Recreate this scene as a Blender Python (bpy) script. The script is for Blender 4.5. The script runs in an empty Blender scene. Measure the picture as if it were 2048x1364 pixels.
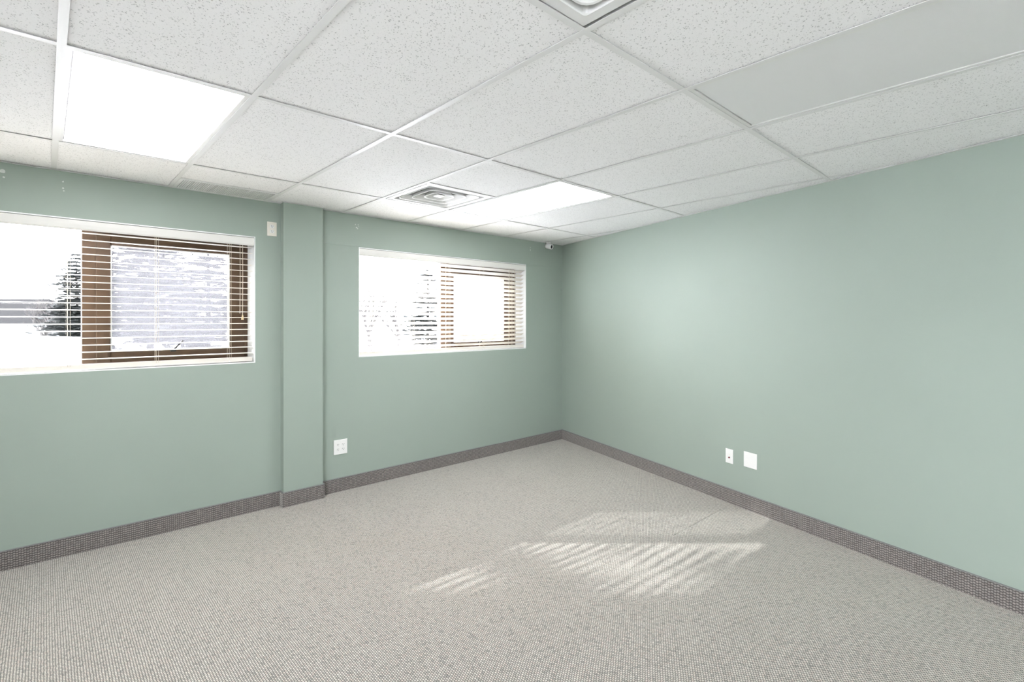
import bpy, math, random
from mathutils import Vector, Matrix

random.seed(7)
sc = bpy.context.scene
COL = sc.collection

# ------------------------------------------------------------------ camera
H = 2.346                                    # ceiling height
CAM = Vector((-4.63, -4.13, 1.439))
YAW = 0.7442
cam_d = bpy.data.cameras.new('camera')
cam_d.sensor_width = 36.0
cam_d.lens = 1016.65 * 36.0 / 2048.0
cam_d.shift_y = -41.57 / 2048.0
cam_d.clip_start = 0.02
cam_d.clip_end = 400
cam = bpy.data.objects.new('camera', cam_d)
COL.objects.link(cam)
cam.location = CAM
cam.rotation_euler = (math.pi / 2, 0, -YAW)
sc.camera = cam

# ------------------------------------------------------------------ light
SKY = 9.5
SUN = 6.0
PANEL = 4.8
world = bpy.data.worlds.new('overcast_sky')
sc.world = world
world.use_nodes = True
bg = world.node_tree.nodes['Background']
bg.inputs['Color'].default_value = (0.99, 0.985, 1.05, 1)
bg.inputs['Strength'].default_value = SKY

sun_d = bpy.data.lights.new('winter_sun', 'SUN')
sun_d.energy = SUN
sun_d.angle = math.radians(0.55)
sun_d.color = (1.0, 0.965, 0.945)
sun = bpy.data.objects.new('winter_sun', sun_d)
COL.objects.link(sun)
sun.rotation_euler = Vector((1.08, -1, -0.66)).to_track_quat('-Z', 'Y').to_euler()

sc.view_settings.view_transform = 'Standard'
sc.view_settings.look = 'None'
sc.view_settings.gamma = 1.0
sc.view_settings.use_curve_mapping = False
sc.view_settings.exposure = 1.64
sc.cycles.max_bounces = 7
sc.cycles.diffuse_bounces = 4
sc.cycles.glossy_bounces = 2
sc.cycles.transparent_max_bounces = 12
sc.cycles.use_light_tree = False
sc.cycles.use_denoising = True
sc.cycles.adaptive_threshold = 0.06


# ------------------------------------------------------------------ node helpers
class NT:
    def __init__(self, name):
        self.m = bpy.data.materials.new(name)
        self.m.use_nodes = True
        self.t = self.m.node_tree
        self.b = self.t.nodes['Principled BSDF']
        self.out = self.t.nodes['Material Output']

    def n(self, typ, **kw):
        nd = self.t.nodes.new(typ)
        for k, v in kw.items():
            setattr(nd, k, v)
        return nd

    def l(self, a, b):
        self.t.links.new(a, b)

    def math(self, op, a, b=None, c=None):
        nd = self.n('ShaderNodeMath', operation=op)
        for i, v in enumerate((a, b, c)):
            if v is None:
                continue
            if isinstance(v, (int, float)):
                nd.inputs[i].default_value = v
            else:
                self.l(v, nd.inputs[i])
        return nd.outputs[0]

    def mix(self, fac, a, b):
        nd = self.n('ShaderNodeMix', data_type='RGBA')
        for idx, v in ((0, fac), (6, a), (7, b)):
            if isinstance(v, (int, float)):
                nd.inputs[idx].default_value = v
            elif isinstance(v, tuple):
                nd.inputs[idx].default_value = v + (1,) if len(v) == 3 else v
            else:
                self.l(v, nd.inputs[idx])
        return nd.outputs[2]

    def noise(self, scale, vec=None, detail=2.0, rough=0.5):
        nd = self.n('ShaderNodeTexNoise')
        nd.inputs['Scale'].default_value = scale
        nd.inputs['Detail'].default_value = detail
        nd.inputs['Roughness'].default_value = rough
        if vec is not None:
            self.l(vec, nd.inputs['Vector'])
        return nd.outputs['Fac']

    def ramp(self, fac, stops):
        nd = self.n('ShaderNodeValToRGB')
        e = nd.color_ramp.elements
        while len(e) < len(stops):
            e.new(0.5)
        for el, (p, c) in zip(e, stops):
            el.position = p
            el.color = c + (1,)
        self.l(fac, nd.inputs[0])
        return nd.outputs[0]

    def pos(self):
        return self.n('ShaderNodeNewGeometry').outputs['Position']

    def bump(self, h, strength, dist):
        nd = self.n('ShaderNodeBump')
        nd.inputs['Strength'].default_value = strength
        nd.inputs['Distance'].default_value = dist
        self.l(h, nd.inputs['Height'])
        self.l(nd.outputs[0], self.b.inputs['Normal'])


def plain(name, col, rough=0.5, metal=0.0, noise=0.0, scale=8.0, spec=0.5, bump=0.0):
    t = NT(name)
    t.b.inputs['Roughness'].default_value = rough
    t.b.inputs['Metallic'].default_value = metal
    t.b.inputs['Specular IOR Level'].default_value = spec
    if noise:
        f = t.noise(scale, t.pos(), 4)
        lo = tuple(c * (1 - noise) for c in col)
        hi = tuple(min(1, c * (1 + noise)) for c in col)
        t.l(t.mix(f, lo, hi), t.b.inputs['Base Color'])
    else:
        t.b.inputs['Base Color'].default_value = col + (1,)
    if bump:
        t.bump(t.noise(scale * 12, t.pos(), 3), bump, 0.001)
    return t.m


def carpet(name, ax, pu, pv, cols, dark, rough=0.95, stagger=0.5, eu=0.7, ev=0.6, wobble=0.005):
    """woven loops: cells of pu x pv metres along the two axes named in ax"""
    t = NT(name)
    sep = t.n('ShaderNodeSeparateXYZ')
    p = t.pos()
    wob = t.n('ShaderNodeVectorMath', operation='MULTIPLY_ADD')
    nz = t.n('ShaderNodeTexNoise')
    nz.inputs['Scale'].default_value = 40
    t.l(p, nz.inputs['Vector'])
    t.l(nz.outputs['Color'], wob.inputs[0])
    wob.inputs[1].default_value = (wobble, wobble, wobble)
    t.l(p, wob.inputs[2])
    t.l(wob.outputs[0], sep.inputs[0])
    if ax == 'XY':
        u, v = sep.outputs[0], sep.outputs[1]
    elif ax == 'XZ':
        u, v = sep.outputs[0], sep.outputs[2]
    else:
        u, v = sep.outputs[1], sep.outputs[2]
    cu = t.math('DIVIDE', u, pu)
    cv0 = t.math('DIVIDE', v, pv)
    row = t.math('FLOOR', cu)
    half = t.math('MULTIPLY', t.math('MODULO', t.math('ABSOLUTE', row), 2.0), stagger)
    cv = t.math('ADD', cv0, half)
    su = t.math('ABSOLUTE', t.math('SINE', t.math('MULTIPLY', cu, math.pi)))
    sv = t.math('ABSOLUTE', t.math('SINE', t.math('MULTIPLY', cv, math.pi)))
    h = t.math('POWER', t.math('MULTIPLY', t.math('POWER', su, eu), t.math('POWER', sv, ev)), 0.9)
    comb = t.n('ShaderNodeCombineXYZ')
    t.l(row, comb.inputs[0])
    t.l(t.math('FLOOR', cv), comb.inputs[1])
    wn = t.n('ShaderNodeTexWhiteNoise', noise_dimensions='3D')
    t.l(comb.outputs[0], wn.inputs['Vector'])
    c = t.ramp(wn.outputs['Value'], [(i / (len(cols) - 1), k) for i, k in enumerate(cols)])
    fibre = t.noise(900, p, 2)
    hh = t.math('MULTIPLY', h, t.math('MULTIPLY_ADD', fibre, 0.6, 0.7))
    c = t.mix(t.math('MINIMUM', hh, 1.0), dark, c)
    big = t.noise(2.2, p, 3)
    c = t.mix(t.math('MULTIPLY', big, 0.12), c, (0.40, 0.38, 0.34))
    t.l(c, t.b.inputs['Base Color'])
    t.b.inputs['Roughness'].default_value = rough
    t.b.inputs['Specular IOR Level'].default_value = 0.1
    t.b.inputs['Sheen Weight'].default_value = 0.6
    t.b.inputs['Sheen Roughness'].default_value = 0.45
    t.b.inputs['Sheen Tint'].default_value = (1.0, 0.97, 0.91, 1)
    t.bump(hh, 0.6, 0.003)
    return t.m


def tile_material():
    t = NT('fissured_tile')
    p = t.pos()
    mp = t.n('ShaderNodeMapping')
    mp.inputs['Rotation'].default_value = (0, 0, 0.6)
    t.l(p, mp.inputs['Vector'])
    # small worm-like pits: distorted voronoi cells, only some of them holed
    nz = t.n('ShaderNodeTexNoise')
    nz.inputs['Scale'].default_value = 160
    t.l(mp.outputs[0], nz.inputs['Vector'])
    wob = t.n('ShaderNodeVectorMath', operation='MULTIPLY_ADD')
    t.l(nz.outputs['Color'], wob.inputs[0])
    wob.inputs[1].default_value = (0.012, 0.012, 0)
    t.l(mp.outputs[0], wob.inputs[2])
    st = t.n('ShaderNodeVectorMath', operation='MULTIPLY')
    t.l(wob.outputs[0], st.inputs[0])
    st.inputs[1].default_value = (1.0, 0.7, 0.0)
    vo = t.n('ShaderNodeTexVoronoi')
    vo.inputs['Scale'].default_value = 190
    t.l(st.outputs[0], vo.inputs['Vector'])
    sepc = t.n('ShaderNodeSeparateColor')
    t.l(vo.outputs['Color'], sepc.inputs[0])
    size = t.math('MULTIPLY_ADD', sepc.outputs[0], 0.46, -0.03)
    pit = t.math('SMOOTH_MIN', 1.0, t.math('MAXIMUM', t.math('MULTIPLY', t.math('SUBTRACT', size, vo.outputs['Distance']), 14.0), 0.0), 0.1)
    fine = t.noise(420, p, 2)
    finep = t.math('MULTIPLY', t.math('GREATER_THAN', fine, 0.66), 0.35)
    hole = t.math('MINIMUM', t.math('ADD', t.math('MULTIPLY', pit, 0.85), finep), 1.0)
    c = t.mix(hole, (0.93, 0.925, 0.925), (0.50, 0.50, 0.50))
    t.l(c, t.b.inputs['Base Color'])
    t.b.inputs['Roughness'].default_value = 0.9
    t.b.inputs['Specular IOR Level'].default_value = 0.15
    t.bump(t.math('MULTIPLY', hole, -1.0), 0.5, 0.002)
    return t.m


def glass_material(name, tint, haze, hazecol):
    t = NT(name)
    tr = t.n('ShaderNodeBsdfTransparent')
    tr.inputs[0].default_value = tint + (1,)
    gl = t.n('ShaderNodeBsdfGlossy')
    gl.inputs['Roughness'].default_value = 0.02
    fr = t.n('ShaderNodeFresnel')
    # same reflectance on entering and leaving the thin sheet
    bf = t.n('ShaderNodeNewGeometry').outputs['Backfacing']
    t.l(t.math('MULTIPLY_ADD', bf, 1 / 1.45 - 1.45, 1.45), fr.inputs[0])
    mx = t.n('ShaderNodeMixShader')
    t.l(fr.outputs[0], mx.inputs[0])
    t.l(tr.outputs[0], mx.inputs[1])
    t.l(gl.outputs[0], mx.inputs[2])
    res = mx
    if haze:
        df = t.n('ShaderNodeBsdfTranslucent')
        df.inputs[0].default_value = hazecol + (1,)
        m2 = t.n('ShaderNodeMixShader')
        m2.inputs[0].default_value = haze
        t.l(mx.outputs[0], m2.inputs[1])
        t.l(df.outputs[0], m2.inputs[2])
        res = m2
    t.l(res.outputs[0], t.out.inputs['Surface'])
    return t.m


def slat_material():
    t = NT('vinyl_slat')
    t.b.inputs['Base Color'].default_value = (0.80, 0.77, 0.70, 1)
    t.b.inputs['Roughness'].default_value = 0.35
    tl = t.n('ShaderNodeBsdfTranslucent')
    tl.inputs[0].default_value = (0.80, 0.72, 0.60, 1)
    mx = t.n('ShaderNodeMixShader')
    mx.inputs[0].default_value = 0.08
    t.l(t.b.outputs[0], mx.inputs[1])
    t.l(tl.outputs[0], mx.inputs[2])
    t.l(mx.outputs[0], t.out.inputs['Surface'])
    return t.m


def emit_material(name, col, strength):
    t = NT(name)
    t.b.inputs['Base Color'].default_value = (0.8, 0.8, 0.8, 1)
    t.b.inputs['Emission Color'].default_value = col + (1,)
    t.b.inputs['Emission Strength'].default_value = strength
    return t.m


def prismatic_material():
    t = NT('prismatic_acrylic')
    t.b.inputs['Base Color'].default_value = (0.80, 0.80, 0.80, 1)
    t.b.inputs['Roughness'].default_value = 0.35
    vo = t.n('ShaderNodeTexVoronoi')
    vo.inputs['Scale'].default_value = 220
    vo.inputs['Randomness'].default_value = 0.0
    t.l(t.pos(), vo.inputs['Vector'])
    t.bump(vo.outputs['Distance'], 0.25, 0.002)
    return t.m


M = {}
M['green'] = plain('green_paint', (0.318, 0.378, 0.328), 0.55, noise=0.035, scale=1.7, spec=0.35)
M['tile'] = tile_material()
M['tee'] = plain('white_enamel_tee', (0.78, 0.78, 0.77), 0.45)
M['slab'] = plain('dark_plenum', (0.10, 0.10, 0.10), 0.9, noise=0.2)
M['carpet'] = carpet('loop_carpet', 'XY', 0.0092, 0.0118,
                     [(0.68, 0.645, 0.57), (0.87, 0.825, 0.73), (0.46, 0.445, 0.40), (0.93, 0.89, 0.80), (0.77, 0.745, 0.675), (0.80, 0.705, 0.62), (0.87, 0.835, 0.755)],
                     (0.045, 0.045, 0.042), eu=0.9, ev=1.0)
BC = [(0.25, 0.222, 0.208), (0.36, 0.325, 0.302), (0.30, 0.282, 0.268), (0.39, 0.345, 0.322)]
M['base_f'] = carpet('loop_baseboard_front', 'XZ', 0.0115, 0.0136, BC, (0.035, 0.033, 0.032), stagger=0.25, eu=0.5, ev=1.1, wobble=0.003)
M['base_r'] = carpet('loop_baseboard_right', 'YZ', 0.0115, 0.0136, BC, (0.035, 0.033, 0.032), stagger=0.25, eu=0.5, ev=1.1, wobble=0.003)
M['binding'] = plain('grey_binding', (0.22, 0.22, 0.22), 0.8, noise=0.15, scale=60)
M['backing'] = plain('carpet_backing', (0.05, 0.05, 0.05), 0.95, noise=0.2)
M['white'] = plain('white_plastic', (0.80, 0.80, 0.78), 0.35)
M['cream'] = plain('ivory_plastic', (0.78, 0.74, 0.66), 0.35)
M['reveal'] = plain('white_reveal_paint', (0.82, 0.84, 0.83), 0.4, noise=0.02, scale=6)
M['valance'] = plain('ivory_valance', (0.74, 0.73, 0.69), 0.35)
M['slat'] = slat_material()
M['cord'] = plain('ivory_cord', (0.66, 0.60, 0.48), 0.8)
M['tassel'] = plain('tan_tassel', (0.60, 0.47, 0.28), 0.6)
M['bronze'] = plain('bronze_frame', (0.085, 0.050, 0.028), 0.35, metal=0.2, noise=0.25, scale=14)
M['black'] = plain('black_metal', (0.018, 0.018, 0.018), 0.4)
M['alum'] = plain('aluminium_bead', (0.6, 0.6, 0.6), 0.35, metal=0.6)
M['pane'] = glass_material('clear_glass', (0.97, 0.98, 0.98), 0, None)
M['screen'] = glass_material('insect_screen', (0.9, 0.9, 0.9), 0.30, (0.09, 0.09, 0.095))
M['lit'] = emit_material('lit_diffuser', (1.0, 0.98, 1.03), PANEL)
M['prism'] = prismatic_material()
M['vent'] = plain('white_vent_metal', (0.80, 0.80, 0.79), 0.4)
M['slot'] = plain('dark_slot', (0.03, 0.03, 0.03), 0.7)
M['duct'] = plain('grey_duct', (0.28, 0.28, 0.27), 0.6)
M['red'] = plain('dark_red_jack', (0.16, 0.02, 0.03), 0.4)
M['lens'] = plain('black_lens', (0.01, 0.01, 0.012), 0.08)
M['chip'] = plain('bare_plaster', (0.62, 0.66, 0.62), 0.9, noise=0.2, scale=90)
M['snow'] = plain('thin_snow', (0.60, 0.60, 0.62), 0.9, noise=0.12, scale=0.35)
M['needle'] = plain('pine_needles', (0.020, 0.022, 0.022), 0.95, spec=0.1, noise=0.4, scale=3)
M['bark'] = plain('grey_bark', (0.035, 0.033, 0.032), 0.95, spec=0.1, noise=0.4, scale=5)
M['roofdark'] = plain('dark_shingles', (0.005, 0.005, 0.0055), 0.95, spec=0.05, noise=0.35, scale=6)
M['siding'] = plain('white_siding', (0.62, 0.63, 0.66), 0.7, noise=0.05, scale=2)
M['shedroof'] = plain('pale_metal_roof', (0.55, 0.56, 0.58), 0.5, noise=0.05, scale=2)
M['dullred'] = plain('faded_red_paint', (0.55, 0.26, 0.20), 0.6, noise=0.1, scale=4)


# ------------------------------------------------------------------ mesh helpers
def wloc(o):
    v = Vector((0, 0, 0))
    while o is not None:
        v += o.location
        o = o.parent
    return v


def tag(o, label=None, cat=None, group=None, kind=None):
    if label:
        o['label'] = label
    if cat:
        o['category'] = cat
    if group:
        o['group'] = group
    if kind:
        o['kind'] = kind
    return o


def empty(name, loc):
    o = bpy.data.objects.new(name, None)
    o.empty_display_size = 0.05
    COL.objects.link(o)
    o.location = loc
    return o


class MB:
    """collects shapes in world coordinates; build() links them as one mesh object"""
    def __init__(self):
        self.v = []
        self.f = []

    def add(self, vs, fs):
        o = len(self.v)
        self.v += [Vector(p) for p in vs]
        self.f += [tuple(i + o for i in q) for q in fs]
        return self

    def box(self, x0, x1, y0, y1, z0, z1):
        return self.add([(x0, y0, z0), (x1, y0, z0), (x1, y1, z0), (x0, y1, z0), (x0, y0, z1), (x1, y0, z1), (x1, y1, z1), (x0, y1, z1)],
                        [(3, 2, 1, 0), (4, 5, 6, 7), (0, 1, 5, 4), (1, 2, 6, 5), (2, 3, 7, 6), (3, 0, 4, 7)])

    def bbox(self, x0, x1, y0, y1, z0, z1, b, axis='y'):
        """box with chamfered edges on the two faces across the given axis"""
        lo = {'x': (x0, x1), 'y': (y0, y1), 'z': (z0, z1)}
        oth = [a for a in 'xyz' if a != axis]
        (a0, a1), (c0, c1), (d0, d1) = lo[axis], lo[oth[0]], lo[oth[1]]
        rings = [(a0, b), (a0 + b, 0), (a1 - b, 0), (a1, b)]
        vs = []
        for a, i in rings:
            for c, d in ((c0 + i, d0 + i), (c1 - i, d0 + i), (c1 - i, d1 - i), (c0 + i, d1 - i)):
                q = {axis: a, oth[0]: c, oth[1]: d}
                vs.append((q['x'], q['y'], q['z']))
        fs = [(0, 1, 2, 3), (15, 14, 13, 12)]
        for r in range(3):
            for k in range(4):
                fs.append((r * 4 + k, (r + 1) * 4 + k, (r + 1) * 4 + (k + 1) % 4, r * 4 + (k + 1) % 4))
        return self.add(vs, fs)

    def prism(self, poly, z0, z1):
        n = len(poly)
        vs = [(p[0], p[1], z0) for p in poly] + [(p[0], p[1], z1) for p in poly]
        fs = [tuple(range(n - 1, -1, -1)), tuple(range(n, 2 * n))]
        fs += [(i, (i + 1) % n, n + (i + 1) % n, n + i) for i in range(n)]
        return self.add(vs, fs)

    def tube(self, pts, rad, n=8, cap=True):
        pts = [Vector(p) for p in pts]
        rads = rad if isinstance(rad, (list, tuple)) else [rad] * len(pts)
        vs = []
        for i, p in enumerate(pts):
            d = (pts[min(i + 1, len(pts) - 1)] - pts[max(i - 1, 0)]).normalized()
            a = d.orthogonal().normalized() if abs(d.z) > 0.9 else d.cross(Vector((0, 0, 1))).normalized()
            b = d.cross(a)
            for k in range(n):
                t = 2 * math.pi * k / n
                vs.append(p + (a * math.cos(t) + b * math.sin(t)) * rads[i])
        fs = []
        for i in range(len(pts) - 1):
            for k in range(n):
                fs.append((i * n + k, i * n + (k + 1) % n, (i + 1) * n + (k + 1) % n, (i + 1) * n + k))
        if cap:
            fs.append(tuple(range(n - 1, -1, -1)))
            fs.append(tuple((len(pts) - 1) * n + k for k in range(n)))
        return self.add(vs, fs)

    def rings(self, rs, close=True):
        """rs: list of equal-length point loops; skin between them"""
        n = len(rs[0])
        vs = [p for r in rs for p in r]
        fs = []
        for i in range(len(rs) - 1):
            for k in range(n):
                fs.append((i * n + k, i * n + (k + 1) % n, (i + 1) * n + (k + 1) % n, (i + 1) * n + k))
        return self.add(vs, fs)

    def xf(self, mat):
        self.v = [mat @ p for p in self.v]
        return self

    def build(self, name, mat, parent=None, loc=None, smooth=False):
        base = wloc(parent) if parent is not None else Vector(loc or (0, 0, 0))
        me = bpy.data.meshes.new(name)
        me.from_pydata([tuple(p - base) for p in self.v], [], self.f)
        me.materials.append(mat)
        if smooth:
            me.polygons.foreach_set('use_smooth', [True] * len(me.polygons))
        me.update()
        o = bpy.data.objects.new(name, me)
        COL.objects.link(o)
        if parent is not None:
            o.parent = parent
        else:
            o.location = base
        return o


def struct(o):
    o['kind'] = 'structure'
    return o


# ------------------------------------------------------------------ room shell
WA = -0.2708
TD = Vector((math.sin(WA), -math.cos(WA), 0))        # along the right wall, corner -> camera
ND = Vector((-math.cos(WA), -math.sin(WA), 0))       # right wall normal into the room
XL, YB = -7.2, -7.3
TOP = H + 0.32
W1 = (-5.48, -3.458, 1.119, 2.068)
W2 = (-2.628, -0.612, 1.119, 2.070)
RWL = YB / TD.y


def RW(s, d, z):
    p = TD * s + ND * d
    return (p.x, p.y, z)


# floor: slab with two carpet breadths lying on it, seams left open as hairlines
fl = MB().prism([(XL, YB), (TD.x * RWL, YB), (0, 0), (XL, 0)], -0.15, -0.008).build('floor', M['backing'])
struct(fl)
SX, SY = -1.530, -2.362
g = 0.0015
rx = lambda y: TD.x * (y / TD.y)
MB().prism([(XL, YB), (rx(YB), YB), (rx(SY - g), SY - g), (SX - g, SY - g), (SX - g, 0), (XL, 0)], -0.008, 0.0).build('carpet_breadth', M['carpet'], fl)
MB().prism([(SX + g, SY + g), (rx(SY + g), SY + g), (0, 0), (SX + g, 0)], -0.008, 0.0).build('carpet_breadth', M['carpet'], fl)

# window wall
T = 0.30
wf = MB()
wf.box(XL - 0.1, 0.15, 0, T, -0.15, W1[2])
wf.box(XL - 0.1, W1[0], 0, T, W1[2], W1[3])
wf.box(W1[1], W2[0], 0, T, W1[2], W1[3])
wf.box(W2[1], 0.15, 0, T, W1[2], W1[3])
wf.box(XL - 0.1, 0.15, 0, T, W1[3], TOP)
wall_f = struct(wf.build('wall_front', M['green']))
# the drywall band over the right-hand window stands a little proud
MB().box(-2.975, 0.0, -0.004, 0.0, 2.074, H + 0.03).build('drywall_band', M['green'], wall_f)
# pilaster between the windows
CX0, CX1, CD = -3.275, -2.969, 0.066
MB().bbox(CX0, CX1, -CD, 0.0, 0.0, H + 0.004, 0.004, 'z').build('pilaster', M['green'], wall_f)

wr = MB().prism([RW(0, 0, 0)[:2], RW(RWL, 0, 0)[:2], RW(RWL, -0.15, 0)[:2], RW(-0.02, -0.15, 0)[:2]], -0.15, TOP)
wall_r = struct(wr.build('wall_right', M['green']))
FILL_W = (-6.95, -4.5, 0.30, 2.20)              # unseen window added in the left wall to bring in more daylight
wl = MB().box(XL - 0.15, XL, YB, 0, -0.15, FILL_W[2]).box(XL - 0.15, XL, YB, 0, FILL_W[3], TOP)
wl.box(XL - 0.15, XL, YB, FILL_W[0], FILL_W[2], FILL_W[3]).box(XL - 0.15, XL, FILL_W[1], 0, FILL_W[2], FILL_W[3])
struct(wl.build('wall_left', M['green']))
struct(MB().box(XL - 0.15, rx(YB) + 0.2, YB - 0.15, YB, -0.15, TOP).build('wall_back', M['green']))

# scuffs where paint has come away from the window wall
rnd = random.Random(3)


def chip(cx, cz, r, y=-0.0006):
    pts = []
    for k in range(9):
        a = 2 * math.pi * k / 9
        q = r * rnd.uniform(0.45, 1.15)
        pts.append((cx + q * math.cos(a), cz + q * math.sin(a)))
    vs = [(p[0], y, p[1]) for p in pts] + [(p[0], y + 0.0012, p[1]) for p in pts]
    fs = [tuple(range(9)), tuple(range(17, 8, -1))] + [(k, 9 + k, 9 + (k + 1) % 9, (k + 1) % 9) for k in range(9)]
    MB().add(vs, fs).build('paint_chip', M['chip'], wall_f)


for cx, cz, r in ((-2.66, 2.262, 0.006), (-2.635, 2.262, 0.005), (-2.65, 2.236, 0.008), (-2.64, 2.228, 0.005), (-2.63, 2.25, 0.004),
                  (-0.545, 2.272, 0.005), (-0.545, 2.240, 0.008), (-0.548, 2.256, 0.003)):
    chip(cx, cz, r, -0.0048)
for cx, cz, r in ((-4.545, 2.283, 0.006), (-4.545, 2.243, 0.006), (-4.54, 2.228, 0.005), (-4.805, 2.295, 0.014), (-4.825, 2.29, 0.02), (-4.80, 2.262, 0.006)):
    chip(cx, cz, r)


# carpet baseboards with a thin bound top edge
BH = 0.114


def baseboard(name, segs, mat):
    body, bind = MB(), MB()
    for (a, b, nrm) in segs:
        a, b, nrm = Vector(a), Vector(b), Vector(nrm)
        poly = [a, b, b + nrm * 0.011, a + nrm * 0.011]
        body.prism([(p.x, p.y) for p in poly], 0.0, BH - 0.004)
        poly = [a, b, b + nrm * 0.0115, a + nrm * 0.0115]
        bind.prism([(p.x, p.y) for p in poly], BH - 0.004, BH)
    o = struct(body.build(name, mat))
    bind.build('binding', M['binding'], o)
    return o


baseboard('baseboard_front', [((XL, 0, 0), (CX0, 0, 0), (0, -1, 0)), ((CX1, 0, 0), (0.0, 0, 0), (0, -1, 0)),
                              ((CX0 - 0.011, -CD, 0), (CX1 + 0.011, -CD, 0), (0, -1, 0)), ((CX0, -CD, 0), (CX0, -0.011, 0), (-1, 0, 0)), ((CX1, -0.011, 0), (CX1, -CD, 0), (1, 0, 0))], M['base_f'])
baseboard('baseboard_right', [((TD * 0.013), (TD * (RWL - 0.02)), ND)], M['base_r'])

# ------------------------------------------------------------------ ceiling
ceil = struct(MB().box(XL - 0.15, 0.3, YB - 0.15, T, TOP, TOP + 0.1).build('ceiling', M['slab']))
# grid nodes: columns are the lines running away from the window wall, rows run along it
BX = {0: -4.587, 1: -4.002, 2: -3.380, 3: -2.772, 4: -2.165, 5: -1.536, 6: -0.955, 7: -0.345, 8: 0.27}
for k in range(1, 5):
    BX[-k] = -4.587 - 0.6 * k - 0.02
bow = lambda x: 0.024 * ((x + 2.6) / 2.0) ** 2 if x > -4.7 else 0.028
RY = [lambda x: 0.0, lambda x: -0.686 + bow(x), lambda x: -1.914 + bow(x), lambda x: -3.112 + 0.7 * bow(x),
      lambda x: -4.325, lambda x: -5.545, lambda x: -6.765, lambda x: YB]
TS = 0.0125                                  # half width of a tee flange


def node(c, r):
    x = max(BX[c], XL)
    return Vector((x, RY[r](x), 0))


def clip(poly):
    """keep the side of the right wall that is in the room"""
    out = []
    n = len(poly)
    for i in range(n):
        a, b = poly[i], poly[(i + 1) % n]
        da, db = a.dot(ND), b.dot(ND)
        if da >= 0:
            out.append(a)
        if (da >= 0) != (db >= 0):
            out.append(a + (b - a) * (da / (da - db)))
    return out


def inset(poly, d):
    c = sum(poly, Vector()) / len(poly)
    res = []
    for p in poly:
        v = p - c
        L = v.length
        res.append(c + v * max(0.0, (L - d * 1.35) / L))
    return res


def area(poly):
    return abs(sum(poly[i].x * poly[(i + 1) % len(poly)].y - poly[(i + 1) % len(poly)].x * poly[i].y for i in range(len(poly)))) / 2


def tile(poly, tilt=0.0):
    poly = clip(poly)
    if len(poly) < 3 or area(poly) < 0.004:
        return
    q = inset(poly, 0.004)
    MB().prism([(p.x, p.y) for p in q], H + 0.005, H + 0.02).build('ceiling_tile', M['tile'], ceil)


def tee(a, b, name, w=TS, lift=0.0):
    # clip the run at the right wall
    da, db = a.dot(ND), b.dot(ND)
    if da <= 0 and db <= 0:
        return
    if db < 0:
        b = a + (b - a) * (da / (da - db))
    if da < 0:
        a = b + (a - b) * (db / (db - da))
    d = (b - a).normalized()
    s = Vector((-d.y, d.x, 0)) * w
    mb = MB().prism([tuple((a + s)[:2]), tuple((b + s)[:2]), tuple((b - s)[:2]), tuple((a - s)[:2])], H + lift, H + 0.0016 + lift)
    s2 = s.normalized() * 0.001
    mb.prism([tuple((a + s2)[:2]), tuple((b + s2)[:2]), tuple((b - s2)[:2]), tuple((a - s2)[:2])], H + 0.0016 + lift, H + 0.035)
    mb.build(name, M['tee'], ceil)


LIGHT_CELLS = {(0, 1): 'left', (4, 1): 'mid', (3, 3): 'right'}
VENT_CELLS = {(3, 1), (1, 3)}
cells = []
for r in range(7):
    for c in range(-4, 8):
        quad = [node(c, r), node(c + 1, r), node(c + 1, r + 1), node(c, r + 1)]
        if (c, r) in LIGHT_CELLS:
            cells.append((c, r, quad))
            continue
        if (c, r) == (3, 1):                 # diffuser beside the window wall: 2 x 2, tile in the rest
            ym = -1.275
            a, b = Vector((quad[0].x + 0.004, ym, 0)), Vector((quad[1].x, ym, 0))
            tile([a, b, quad[2], quad[3]])
            tee(a, b, 'cross_tee')
            continue
        if (c, r) == (1, 3):                 # diffuser overhead
            ym = -3.715
            a, b = Vector((quad[0].x, ym, 0)), Vector((quad[1].x, ym, 0))
            tile([a, b, quad[2], quad[3]])
            tee(a, b, 'cross_tee')
            continue
        if (c, r) == (1, 0):                 # return grille takes the half against the wall
            ym = -0.302
            a, b = Vector((quad[0].x, ym, 0)), Vector((quad[1].x, ym, 0))
            tile([a, b, quad[2], quad[3]])
            tee(a, b, 'cross_tee', 0.006)
            continue
        tile(quad)
for r in range(1, 7):
    for c in range(-4, 8):
        tee(node(c, r), node(c + 1, r), 'main_tee')
for c in range(-3, 8):
    for r in range(7):
        tee(node(c, r), node(c, r + 1), 'cross_tee', TS, -0.0002)


# wall angle moulding round the edge of the ceiling
def angle(name, a, b, nrm):
    a, b, nrm = Vector(a), Vector(b), Vector(nrm)
    mb = MB()
    mb.prism([tuple(p[:2]) for p in (a, b, b + nrm * 0.02, a + nrm * 0.02)], H - 0.001, H + 0.001)
    mb.prism([tuple(p[:2]) for p in (a, b, b + nrm * 0.0015, a + nrm * 0.0015)], H, H + 0.02)
    return struct(mb.build(name, M['tee']))


angle('trim_1', (XL, -0.0001, 0), (CX0, -0.0001, 0), (0, -1, 0))
angle('trim_2', (CX1, -0.0041, 0), (-0.002, -0.0041, 0), (0, -1, 0))
angle('trim_3', (CX0 - 0.012, -CD, 0), (CX1 + 0.012, -CD, 0), (0, -1, 0))
angle('trim_4', TD * 0.02 + ND * 0.0001, TD * (RWL - 0.02) + ND * 0.0001, ND)


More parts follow.
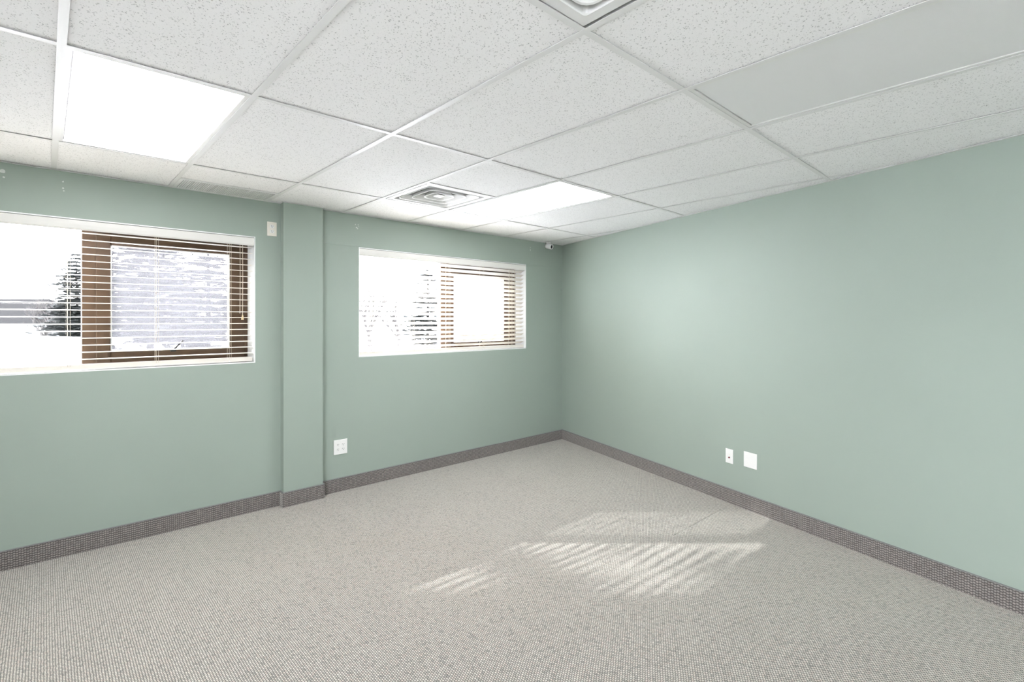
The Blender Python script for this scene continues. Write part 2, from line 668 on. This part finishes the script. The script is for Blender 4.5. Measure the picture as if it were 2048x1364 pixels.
# ------------------------------------------------------------------ ceiling fixtures
def quad_ring(quad, d):
    c = sum(quad, Vector()) / 4
    ex = (quad[1] - quad[0]).normalized()
    ey = (quad[2] - quad[1]).normalized()
    out = []
    for p, sx, sy in zip(quad, (1, -1, -1, 1), (1, 1, -1, -1)):
        out.append(p + ex * d * sx + ey * d * sy)
    return out


def troffer(quad, mat, label):
    c = sum(quad, Vector()) / 4
    t = empty('ceiling_light', (c.x, c.y, H))
    rings = []
    for d, z in ((0.010, 0.030), (0.010, 0.0030), (0.028, 0.0030), (0.028, 0.020)):
        rings.append([Vector((p.x, p.y, H + z)) for p in quad_ring(quad, d)])
    MB().rings(rings).build('frame', M['white'], t)
    q = quad_ring(quad, 0.0325)
    MB().prism([tuple(p[:2]) for p in q], H + 0.0055, H + 0.0085).build('diffuser', mat, t)
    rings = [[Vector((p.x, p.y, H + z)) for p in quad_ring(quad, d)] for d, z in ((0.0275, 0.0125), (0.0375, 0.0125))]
    MB().rings(rings).build('gap_shade', M['slot'], t)  # dark strip standing in for the shadow line between frame and diffuser
    q = quad_ring(quad, 0.012)
    rr = [[Vector((p.x, p.y, H + z)) for p in q] for z in (0.03, 0.11)]
    MB().rings(rr).prism([tuple(p[:2]) for p in q], H + 0.11, H + 0.112).build('housing', M['white'], t)
    tag(t, label, 'ceiling light', 'recessed ceiling light panels')


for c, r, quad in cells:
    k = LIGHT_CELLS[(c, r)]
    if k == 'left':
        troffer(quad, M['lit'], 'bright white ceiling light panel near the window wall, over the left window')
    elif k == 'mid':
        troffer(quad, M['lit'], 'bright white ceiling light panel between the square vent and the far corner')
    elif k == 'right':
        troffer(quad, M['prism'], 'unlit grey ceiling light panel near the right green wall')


def rsq(cx, cy, h, rad, z, n=5):
    """rounded square loop"""
    pts = []
    for sx, sy, a0 in ((1, 1, 0), (-1, 1, 90), (-1, -1, 180), (1, -1, 270)):
        for k in range(n):
            a = math.radians(a0 + 90 * k / (n - 1))
            pts.append(Vector((cx + sx * (h - rad) + rad * math.cos(a), cy + sy * (h - rad) + rad * math.sin(a), z)))
    return pts


def air_diffuser(x0, x1, y0, y1, label):
    cx, cy = (x0 + x1) / 2, (y0 + y1) / 2
    h = min(x1 - x0, y1 - y0) / 2 - 0.008
    t = empty('air_diffuser', (cx, cy, H))
    MB().rings([rsq(cx, cy, h, 0.004, H + 0.020), rsq(cx, cy, h, 0.004, H + 0.0022), rsq(cx, cy, h - 0.035, 0.012, H + 0.0022),
                rsq(cx, cy, h - 0.038, 0.016, H + 0.006), rsq(cx, cy, h - 0.048, 0.03, H + 0.060), rsq(cx, cy, h - 0.049, 0.03, H + 0.10)]).build('flange', M['vent'], t, smooth=False)
    for ro, ri, zo in ((0.80, 0.68, 0.004), (0.56, 0.44, 0.006), (0.33, 0.21, 0.008)):
        o_, i_ = h * ro, h * ri
        MB().rings([rsq(cx, cy, i_, 0.03, H + zo + 0.034), rsq(cx, cy, o_ - 0.006, 0.045, H + zo + 0.002), rsq(cx, cy, o_, 0.047, H + zo),
                    rsq(cx, cy, o_ + 0.001, 0.047, H + zo + 0.004), rsq(cx, cy, i_ + 0.004, 0.032, H + zo + 0.038)]).build('blade', M['vent'], t)
    MB().prism([tuple(p[:2]) for p in rsq(cx, cy, h * 0.12, 0.012, 0)], H + 0.014, H + 0.020).build('centre_plate', M['vent'], t)
    MB().prism([tuple(p[:2]) for p in rsq(cx, cy, h - 0.05, 0.03, 0)], H + 0.105, H + 0.11).build('duct_collar', M['duct'], t)
    tag(t, label, 'air vent', 'square ceiling air diffusers')


air_diffuser(-2.760, -2.172, -1.268, -0.690, 'white square stepped ceiling air diffuser near the window wall')
air_diffuser(-3.992, -3.390, -3.708, -3.115, 'deep square ceiling air diffuser at the top edge, cut off by the frame')

# perforated return grille against the window wall
gx0, gx1, gy0, gy1 = -3.990, -3.392, -0.296, -0.022
t = empty('return_grille', ((gx0 + gx1) / 2, (gy0 + gy1) / 2, H))
fr = MB()
fr.box(gx0, gx1, gy0, gy0 + 0.012, H - 0.002, H + 0.006).box(gx0, gx1, gy1 - 0.012, gy1, H - 0.002, H + 0.006)
fr.box(gx0, gx0 + 0.014, gy0 + 0.012, gy1 - 0.012, H - 0.002, H + 0.006).box(gx1 - 0.014, gx1, gy0 + 0.012, gy1 - 0.012, H - 0.002, H + 0.006)
fr.build('frame', M['vent'], t)
MB().box(gx0 + 0.005, gx1 - 0.005, gy0 + 0.005, gy1 - 0.005, H + 0.010, H + 0.012).build('backing_plate', M['duct'], t)
bars = MB()
nb = 46
for i in range(nb):
    x = gx0 + 0.02 + (gx1 - gx0 - 0.04) * i / (nb - 1)
    bars.box(x - 0.0042, x + 0.0042, gy0 + 0.012, gy1 - 0.012, H, H + 0.009)
tag(bars.build('louvre_bars', M['vent'], t), kind='stuff')
tag(t, 'slim white louvred return grille in the ceiling above the left window', 'air vent')

# little security camera in the corner
sx, sy = -0.305, -0.060
t = empty('security_camera', (sx, sy, H))
mb = MB()
prof = [(0.030, 0.0), (0.030, -0.008), (0.024, -0.016), (0.014, -0.020), (0.012, -0.034)]
mb.rings([[Vector((sx + r * math.cos(2 * math.pi * k / 18), sy + r * math.sin(2 * math.pi * k / 18), H + z)) for k in range(18)] for r, z in prof])
mb.build('mount', M['white'], t, smooth=True)
d = Vector((0.15, -0.97, -0.22)).normalized()
c0 = Vector((sx, sy, H - 0.046)) - d * 0.030
prof = [(-0.01, 0.012), (-0.006, 0.023), (0.006, 0.029), (0.072, 0.030), (0.080, 0.029), (0.081, 0.024), (0.073, 0.022)]
a = d.cross(Vector((0, 0, 1))).normalized()
b = d.cross(a)
mb = MB()
mb.rings([[c0 + d * s + (a * math.cos(2 * math.pi * k / 20) + b * math.sin(2 * math.pi * k / 20)) * r for k in range(20)] for s, r in prof])
body = mb.build('body', M['white'], t, smooth=True)
MB().tube([c0 + d * 0.070, c0 + d * 0.0735], 0.0225, 20).build('face_plate', M['black'], t)
MB().tube([c0 + d * 0.072, c0 + d * 0.0785], [0.011, 0.009], 16).build('lens', M['lens'], t)
tag(t, 'small white security camera at the ceiling in the far corner', 'camera')


# ------------------------------------------------------------------ windows
def window(name, W, mull, glass, bottom_rail):
    x0, x1, z0, z1 = W
    L = 0.007
    D = 0.168
    root = MB()                              # white lining of the opening is the window's own body
    root.box(x0, x0 + L, -0.0012, D, z0, z1).box(x1 - L, x1, -0.0012, D, z0, z1)
    root.box(x0 + L, x1 - L, -0.0012, D, z1 - L, z1).box(x0 + L, x1 - L, -0.0012, D + 0.02, z0, z0 + L)
    o = struct(root.build(name, M['reveal']))
    a0, a1, c0, c1 = x0 + L, x1 - L, z0 + L, z1 - L
    F0, F1 = D, D + 0.07
    s0, s1 = mull[0], mull[1]
    # outer bronze frame
    mb = MB()
    mb.bbox(a0, a1, F0, F1, c1 - 0.022, c1, 0.003).bbox(a0, a1, F0, F1, c0, c0 + 0.03, 0.003)
    mb.bbox(a0, a0 + 0.022, F0, F1, c0, c1, 0.003).bbox(a1 - 0.03, a1, F0, F1, c0, c1, 0.003)
    fr = mb.build('frame', M['bronze'], o)
    MB().bbox(s0, s0 + 0.079, F0 + 0.004, F1, c0, c1, 0.004).build('mullion', M['bronze'], o)
    # opening sash at the right
    g0, g1, h0, h1 = glass
    mb = MB()
    q0, q1, r0, r1 = s0 + 0.072, a1 - 0.026, c0 + 0.026, c1 - 0.018
    mb.bbox(q0, g0, F0 - 0.008, F1 - 0.02, r0, r1, 0.004).bbox(g1, q1, F0 - 0.008, F1 - 0.02, r0, r1, 0.004)
    mb.bbox(g0, g1, F0 - 0.006, F1 - 0.02, h1, r1, 0.004).bbox(g0, g1, F0 - 0.006, F1 - 0.02, r0, h0, 0.004)
    sash = mb.build('sash', M['bronze'], o)
    mb = MB()
    w = 0.007
    mb.box(g0, g1, F0 - 0.002, F0 + 0.01, h1 - w, h1).box(g0, g1, F0 - 0.002, F0 + 0.01, h0, h0 + w)
    mb.box(g0, g0 + w, F0 - 0.002, F0 + 0.01, h0, h1).box(g1 - w, g1, F0 - 0.002, F0 + 0.01, h0, h1)
    mb.build('glazing_bead', M['alum'], sash)
    MB().box(g0 + w, g1 - w, F0 + 0.002, F0 + 0.003, h0 + w, h1 - w).build('insect_screen', M['screen'], sash)
    MB().box(g0 + w, g1 - w, F0 + 0.03, F0 + 0.034, h0 + w, h1 - w).build('pane', M['pane'], sash)
    MB().box(a0 + 0.022, s0, F0 + 0.03, F0 + 0.034, c0 + 0.03, c1 - 0.022).build('pane', M['pane'], o)
    # folding crank on the sash
    lx, lz = g0 + (g1 - g0) * 0.49, h0 - 0.002
    mb = MB().tube([(lx, F0 - 0.008, lz), (lx + 0.004, F0 - 0.03, lz + 0.006), (lx + 0.055, F0 - 0.034, lz + 0.064)], [0.006, 0.0055, 0.005], 8)
    mb.box(lx - 0.016, lx + 0.016, F0 - 0.013, F0 - 0.006, lz - 0.014, lz + 0.008)
    mb.build('crank_handle', M['black'], sash)
    # portal helps daylight find its way in
    ld = bpy.data.lights.new(name + '_portal', 'AREA')
    ld.shape = 'RECTANGLE'
    ld.size, ld.size_y = x1 - x0, z1 - z0
    ld.cycles.is_portal = True
    lo = bpy.data.objects.new(name + '_portal', ld)
    COL.objects.link(lo)
    lo.location = ((x0 + x1) / 2, T + 0.02, (z0 + z1) / 2)
    lo.rotation_euler = (-math.pi / 2, 0, 0)
    return o


window('window_1', W1, (-4.451, 0), (-4.304, -3.590, 1.232, 1.938), 0)
window('window_2', W2, (-1.655, 0), (-1.500, -0.797, 1.205, 1.920), 0)


fill_w = MB()
for zz in (FILL_W[2], FILL_W[3] - 0.05):
    fill_w.box(XL - 0.11, XL - 0.04, FILL_W[0], FILL_W[1], zz, zz + 0.05)
for k in range(4):
    yy = FILL_W[0] + (FILL_W[1] - FILL_W[0] - 0.05) * k / 3
    fill_w.box(XL - 0.11, XL - 0.04, yy, yy + 0.05, FILL_W[2] + 0.05, FILL_W[3] - 0.05)
fill_w = struct(fill_w.build('window_3', M['bronze']))  # frame of the added window, out of view, there for extra daylight
for k in range(3):
    yy = FILL_W[0] + (FILL_W[1] - FILL_W[0] - 0.05) * k / 3
    MB().box(XL - 0.08, XL - 0.076, yy + 0.05, yy + (FILL_W[1] - FILL_W[0] - 0.05) / 3, FILL_W[2] + 0.05, FILL_W[3] - 0.05).build('pane', M['pane'], fill_w)
ld = bpy.data.lights.new('window_3_portal', 'AREA')
ld.shape = 'RECTANGLE'
ld.size, ld.size_y = FILL_W[3] - FILL_W[2], FILL_W[1] - FILL_W[0]
ld.cycles.is_portal = True
lo = bpy.data.objects.new('window_3_portal', ld)
COL.objects.link(lo)
lo.location = (XL - 0.17, (FILL_W[0] + FILL_W[1]) / 2, (FILL_W[2] + FILL_W[3]) / 2)
lo.rotation_euler = (0, -math.pi / 2, 0)


def blind(W, ladders, pulls, tilt, z_first, count, pitch, label, tassel_z, wand_x=None):
    x0, x1, z0, z1 = W[0] + 0.007, W[1] - 0.007, W[2] + 0.007, W[3] - 0.007
    t = empty('venetian_blind', ((x0 + x1) / 2, 0.045, z0))
    yc = 0.048
    # valance: moulded board with rounded ends and short returns
    prof = [(0.002, z1 - 0.003), (0.0, z1 - 0.010), (0.001, z1 - 0.030), (0.004, z1 - 0.052), (0.010, z1 - 0.062), (0.014, z1 - 0.062), (0.014, z1 - 0.003)]
    xa, xb = x0 + 0.001, x1 - 0.001
    vs = [(xa, y + 0.001, z) for y, z in prof] + [(xb, y + 0.001, z) for y, z in prof]
    n = len(prof)
    fs = [tuple(range(n)), tuple(range(2 * n - 1, n - 1, -1))] + [(i, n + i, n + (i + 1) % n, (i + 1) % n) for i in range(n)]
    va = MB().add(vs, fs)
    va.build('valance', M['valance'], t)
    MB().box(x0 + 0.004, x1 - 0.004, 0.024, 0.072, z1 - 0.045, z1 - 0.002).build('head_rail', M['valance'], t)
    # slats: shallow curved strips sharing one mesh
    hw, th = 0.025, 0.0026
    xs0, xs1 = x0 + 0.005, x1 - 0.005
    xm = (xs0 + xs1) / 2
    pr = []
    for k in range(7):
        s = -1 + 2 * k / 6
        pr.append((s * hw, 0.0018 * (1 - s * s)))
    top = [(y, z + th / 2) for y, z in pr]
    bot = [(y, z - th / 2) for y, z in reversed(pr)]
    loop = top + bot
    n = len(loop)
    vs = [(xs0 - xm, y, z) for y, z in loop] + [(xs1 - xm, y, z) for y, z in loop]
    fs = [tuple(range(n)), tuple(range(2 * n - 1, n - 1, -1))] + [(i, n + i, n + (i + 1) % n, (i + 1) % n) for i in range(n)]
    me = bpy.data.meshes.new('slat')
    me.from_pydata(vs, [], fs)
    me.materials.append(M['slat'])
    base = wloc(t)
    rr = random.Random(int(-x0 * 100))
    for i in range(count):
        o = bpy.data.objects.new('slat', me)
        COL.objects.link(o)
        o.parent = t
        o.location = Vector((xm, yc, z_first - pitch * i)) - base
        o.rotation_euler = (tilt + rr.uniform(-0.02, 0.02), rr.uniform(-0.0006, 0.0006), 0)
    zl = z_first - pitch * (count - 1)
    MB().bbox(xs0, xs1, yc - 0.026, yc + 0.026, z0 + 0.006, z0 + 0.036, 0.004, 'x').build('bottom_rail', M['slat'], t)
    for x in ladders:
        mb = MB()
        for y in (yc - 0.0275, yc + 0.0275):
            mb.tube([(x, y, z1 - 0.04), (x, y, z0 + 0.026)], 0.0011, 5)
        for i in range(count):
            z = z_first - pitch * i
            dy, dz = 0.0275 * math.cos(tilt), 0.0275 * math.sin(tilt)
            mb.tube([(x, yc - dy, z - dz - 0.004), (x, yc + dy, z + dz - 0.004)], 0.0008, 4)
        mb.tube([(x + 0.012, yc - 0.029, z1 - 0.04), (x + 0.012, yc - 0.029, z0 + 0.026)], 0.0009, 5)
        mb.build('ladder_cord', M['cord'], t)
        MB().tube([(x, yc - 0.020, z0 + 0.008), (x, yc - 0.0292, z0 + 0.012)], 0.005, 8).build('rail_button', M['white'], t)
    for x, ze in pulls:
        mb = MB().tube([(x, 0.018, z1 - 0.06), (x + 0.001, 0.017, (z1 + ze) / 2), (x - 0.001, 0.016, ze)], 0.0016, 6)
        pc = mb.build('pull_cord', M['cord'], t)
        if tassel_z and ze == tassel_z:
            cone = MB().tube([(x - 0.001, 0.016, ze + 0.004), (x - 0.001, 0.016, ze - 0.006), (x - 0.001, 0.016, ze - 0.030), (x - 0.001, 0.016, ze - 0.034)], [0.003, 0.005, 0.0095, 0.008], 10)
            cone.build('tassel', M['tassel'], pc)
    tag(t, label, 'window blind', 'white horizontal blinds in the windows')
    return t


blind(W1, [-5.27, -4.523, -4.072, -3.629], [(-3.558, 1.49), (-3.540, 1.476)], 0.03, 1.988, 19, 0.0442,
      'white blind with level open slats in the left window, cut off by the frame', 1.476)
blind(W2, [-2.484, -2.074, -1.661, -1.223, -0.815], [(-0.845, 1.22), (-0.777, 1.25)], -0.46, 1.985, 19, 0.0442,
      'white blind with tilted sunlit slats in the right window beside the corner', None)


# ------------------------------------------------------------------ plates on the walls
def duplex(t, cx, cz, M4, mat):
    """one receptacle face with its slots, M4 maps (across, out, up) to the room"""
    mb = MB()
    pts = []
    for k in range(16):
        a = 2 * math.pi * k / 16
        pts.append((cx + 0.0165 * math.cos(a), max(-0.0125, min(0.0125, 0.0165 * math.sin(a))) + cz))
    vs = [(p[0], -0.0072, p[1]) for p in pts] + [(p[0], -0.004, p[1]) for p in pts]
    mb.add(vs, [tuple(range(16)), tuple(range(31, 15, -1))] + [(k, 16 + k, 16 + (k + 1) % 16, (k + 1) % 16) for k in range(16)])
    r = mb.xf(M4).build('receptacle', mat, t)
    s = MB()
    s.box(cx - 0.0075, cx - 0.0052, -0.0076, -0.0068, cz - 0.001, cz + 0.0085)
    s.box(cx + 0.0052, cx + 0.0075, -0.0076, -0.0068, cz + 0.0, cz + 0.0075)
    s.tube([(cx, -0.0076, cz - 0.0065), (cx, -0.0068, cz - 0.0065)], 0.0028, 8)
    s.xf(M4).build('slots', M['slot'], r)


def plate_thing(name, M4, w, h, mat):
    t = empty(name, M4 @ Vector((0, 0, -h / 2)))
    MB().bbox(-w / 2, w / 2, -0.006, -0.0002, -h / 2, h / 2, 0.002).xf(M4).build('cover_plate', mat, t)
    return t


def screws(t, M4, pts, mat):
    for x, z in pts:
        MB().tube([(x, -0.0072, z), (x, -0.0055, z)], 0.0032, 10).xf(M4).build('screw', mat, t)


m = Matrix.Translation((-3.340, 0, 2.140))
t = plate_thing('wall_outlet', m, 0.070, 0.108, M['cream'])
duplex(t, 0, 0.0195, m, M['white'])
duplex(t, 0, -0.0195, m, M['white'])
screws(t, m, [(0, 0)], M['white'])
tag(t, 'ivory duplex outlet high on the wall beside the left window', 'outlet')

m = Matrix.Translation((-2.793, 0, 0.373))
t = plate_thing('wall_outlet', m, 0.118, 0.122, M['white'])
for cx in (-0.023, 0.023):
    for cz in (-0.0195, 0.0195):
        duplex(t, cx, cz, m, M['white'])
screws(t, m, [(-0.023, 0), (0.023, 0)], M['white'])
tag(t, 'white double-gang outlet low on the wall under the right window', 'outlet')

RM = Matrix(((-TD.x, -ND.x, 0, 0), (-TD.y, -ND.y, 0, 0), (0, 0, 1, 0), (0, 0, 0, 1)))


def rm(s, z):
    p = TD * s
    # across runs from the corner toward the camera
    return Matrix.Translation((p.x, p.y, z)) @ Matrix(((TD.x, -ND.x, 0, 0), (TD.y, -ND.y, 0, 0), (0, 0, 1, 0), (0, 0, 0, 1)))


m = rm(2.432, 0.368)
t = plate_thing('wall_jack', m, 0.070, 0.112, M['white'])
m2 = m @ Matrix.Rotation(0.0, 4, 'Y')
mb = MB().tube([(0.002, -0.006, -0.010), (0.002, -0.013, -0.010)], 0.0062, 12).xf(m)
mb.build('jack', M['red'], t)
MB().tube([(0.002, -0.006, 0.012), (0.002, -0.0075, 0.012)], 0.0045, 10).xf(m).build('blank_port', M['cream'], t)
screws(t, m, [(0, 0.045), (0, -0.045)], M['white'])
tag(t, 'white wall plate with a dark red jack on the right wall', 'wall plate')

m = rm(2.621, 0.380)
t = plate_thing('blank_plate', m, 0.114, 0.116, M['white'])
screws(t, m, [(-0.023, 0.042), (0.023, 0.042), (-0.023, -0.042), (0.023, -0.042)], M['white'])
tag(t, 'blank square white cover plate on the right wall', 'wall plate')


# ------------------------------------------------------------------ outside the windows
GZ = -1.5
struct(MB().box(-90, 160, -60, 170, GZ - 0.3, GZ).build('ground', M['snow']))
FW = Vector((math.sin(YAW), math.cos(YAW), 0))
RT = Vector((math.cos(YAW), -math.sin(YAW), 0))


def out(u, depth):
    """ground point in the direction of picture column u, depth metres from the camera"""
    p = CAM + (FW + RT * ((u - 1024) / 1016.65)) * depth
    return Vector((p.x, p.y, GZ))


def conifer(base, h, spread, seed, label, name='pine_tree', bare=0.12, dense=2.0):
    r = random.Random(seed)
    t = empty(name, base)
    MB().tube([base, base + Vector((0.05, 0, h * 0.5)), base + Vector((0, 0.05, h * 0.97))], [h * 0.018, h * 0.012, 0.02], 7).build('trunk', M['bark'], t)
    mb = MB()
    n = int(h * dense)
    for i in range(n):
        f = bare + (1 - bare) * (i + 0.5) / n
        z = h * f
        L0 = spread * (1 - f) ** 0.75 * (0.55 + 0.45 * min(1, (f - bare) * 7 + 0.3)) + 0.15
        k = r.randint(5, 8)
        a0 = r.random() * 6.28
        for j in range(k):
            a = a0 + 6.283 * j / k + r.uniform(-0.3, 0.3)
            L = L0 * r.uniform(0.55, 1.15)
            d = Vector((math.cos(a), math.sin(a), 0))
            s = Vector((-d.y, d.x, 0))
            up = r.uniform(-0.15, 0.28)
            seg = 5
            for q in range(seg):
                g0 = (q + 0.15) / seg
                p = base + Vector((0, 0, z)) + d * (L * g0) + Vector((0, 0, L * (up * g0 - 0.35 * g0 * g0)))
                for sg in (-1, 1):
                    w = L * 0.34 * (1.05 - g0) * r.uniform(0.7, 1.3) + 0.08
                    tip = p + s * (sg * w) + d * (w * 0.8) + Vector((0, 0, r.uniform(-0.25, 0.12) * w))
                    m1 = p + d * (L * 0.17) + Vector((0, 0, r.uniform(0.0, 0.06) * L))
                    m2 = p + s * (sg * w * 0.35) - d * (0.05 * L) + Vector((0, 0, -0.08 * w - 0.03))
                    mb.add([p, m1, tip, m2], [(0, 1, 2, 3)])
                    m3 = p + d * (L * 0.08) + Vector((0, 0, -0.22 * w))
                    mb.add([p, tip, m3], [(0, 1, 2)])
    mb.build('foliage', M['needle'], t)
    tag(t, label, 'tree', 'trees outside the windows')
    return t


def bare_tree(base, h, seed, label, depth=6, name='bare_tree'):
    r = random.Random(seed)
    t = empty(name, base)
    tr, br = MB(), MB()

    def grow(p, d, L, rad, lv):
        q = p + d * L * 0.5 + Vector((r.uniform(-1, 1), r.uniform(-1, 1), 0)) * L * 0.05
        e = q + (d + Vector((r.uniform(-1, 1), r.uniform(-1, 1), r.uniform(-0.2, 0.5))) * 0.12).normalized() * L * 0.5
        (tr if lv == 0 else br).tube([p, q, e], [rad, rad * 0.85, rad * 0.68], 6 if lv < 2 else 4, cap=False)
        if lv >= depth:
            return
        for k in range(r.choice((2, 3, 3)) if lv else 4):
            ax = Vector((r.uniform(-1, 1), r.uniform(-1, 1), r.uniform(-0.1, 0.8)))
            nd = (d * 1.0 + ax.normalized() * r.uniform(0.45, 0.85)).normalized()
            st = e if k < 2 else q.lerp(e, r.random())
            grow(st, nd, L * r.uniform(0.62, 0.82), rad * 0.62, lv + 1)

    grow(base, Vector((0, 0, 1)), h * 0.24, h * 0.028, 0)
    tr.build('trunk', M['bark'], t)
    br.build('branches', M['bark'], t)
    tag(t, label, 'tree', 'trees outside the windows')


conifer(Vector((-17.3, 10.6, GZ)), 14.0, 3.4, 77, 'unseen tall pine added to dapple the sun, beyond the left window')  # out of view, added to break the sun patch into dapples
conifer(out(152, 26), 6.4, 2.4, 11, 'dark bushy evergreen against the left edge of the brown window mullion', bare=0.05, dense=5.0)
conifer(out(300, 34), 13.0, 5.2, 5, 'tall layered pine in the middle of the screened left sash')
conifer(out(415, 30), 9.5, 3.6, 21, 'pine at the right side of the screened left sash')
conifer(out(365, 52), 10.0, 4.2, 33, 'farther pine between the two pines in the left sash', bare=0.06)
conifer(out(225, 52), 11.0, 4.6, 45, 'farther pine beside the brown mullion in the left sash', bare=0.06)
conifer(out(855, 40), 8.5, 3.2, 57, 'pine seen through the slats beside the right window mullion')
bare_tree(out(90, 29), 5.8, 4, 'leafless tree behind the white shed in the left window')
bare_tree(out(740, 42), 8.0, 9, 'leafless tree at the left edge of the right window', 5)
bare_tree(out(800, 46), 7.0, 14, 'leafless tree in the middle of the right window left pane', 5)


def hip_roof(mb, x0, x1, y0, y1, z0, h, ridge):
    xm, ym = (x0 + x1) / 2, (y0 + y1) / 2
    a, b = (x0 + ridge, ym, z0 + h), (x1 - ridge, ym, z0 + h)
    mb.add([(x0, y0, z0), (x1, y0, z0), (x1, y1, z0), (x0, y1, z0), a, b],
           [(0, 1, 5, 4), (1, 2, 5), (2, 3, 4, 5), (3, 0, 4), (3, 2, 1, 0)])


RZ = Matrix.Rotation(0, 4, 'Z')


def placed(c, ang):
    return Matrix.Translation(c) @ Matrix.Rotation(ang, 4, 'Z')


# house with dark hip roof
c = out(-10, 33)
m = placed(c, -YAW)
t = empty('house', c)
MB().box(-4.5, 2.6, 0, 6, 0, 2.75).xf(m).build('walls', M['siding'], t)
mb = MB()
hip_roof(mb, -5.0, 2.95, -0.5, 6.5, 2.7, 1.75, 2.2)
mb.xf(m).build('roof', M['roofdark'], t)
MB().box(-1.9, -0.9, -0.04, 0.02, 1.0, 2.1).xf(m).build('window', M['black'], t)
tag(t, 'far white house with a dark hipped roof in the left window', 'house')

# pale shed in front of it
c = out(20, 17)
m = placed(c, -YAW + 0.1)
t = empty('shed', c)
MB().box(-3.0, 0.35, 0, 3.0, 0, 1.8).box(0.352, 1.8, 0.1, 3.0, 0, 1.75).xf(m).build('walls', M['siding'], t)
mb = MB().add([(-3.2, -0.2, 1.8), (1.9, -0.1, 1.75), (1.9, 3.2, 2.15), (-3.2, 3.2, 2.3), (-3.2, -0.2, 1.87), (1.9, -0.1, 1.82), (1.9, 3.2, 2.22), (-3.2, 3.2, 2.37)],
              [(3, 2, 1, 0), (4, 5, 6, 7), (0, 1, 5, 4), (1, 2, 6, 5), (2, 3, 7, 6), (3, 0, 4, 7)])
mb.xf(m).build('roof', M['shedroof'], t)
MB().box(-1.0, -0.96, -0.02, 0.0, 0.2, 1.5).xf(m).build('door_edge', M['slot'], t)
tag(t, 'low white shed in front of the house in the left window', 'shed')

# faded red car hood glimpsed by the mullion
c = out(150, 21)
m = placed(c, -YAW)
t = empty('parked_trailer', c)
MB().bbox(-0.5, 1.6, 0, 1.6, 0.45, 0.85, 0.05, 'x').xf(m).build('body', M['dullred'], t)
for xx in (-0.1, 1.2):
    mm = MB().tube([(xx, -0.02, 0.28), (xx, 0.16, 0.28)], 0.28, 14).xf(m)
    mm.build('wheel', M['black'], t)
tag(t, 'faded red trailer beside the shed, seen left of the mullion', 'trailer')

# post-and-rail fence along the far lot
a, b = out(215, 29), out(470, 27)
t = empty('rail_fence', a)
n = 9
for i in range(n):
    p = a.lerp(b, i / (n - 1))
    MB().box(p.x - 0.06, p.x + 0.06, p.y - 0.06, p.y + 0.06, GZ, GZ + 1.15).build('post', M['bark'], t)
dv = (b - a).normalized()
for z in (0.5, 0.95):
    s = Vector((-dv.y, dv.x, 0)) * 0.03
    MB().prism([tuple((a + s)[:2]), tuple((b + s)[:2]), tuple((b - s)[:2]), tuple((a - s)[:2])], GZ + z, GZ + z + 0.1).build('rail', M['shedroof'], t)
tag(t, 'post and rail fence across the snow in the left sash', 'fence')
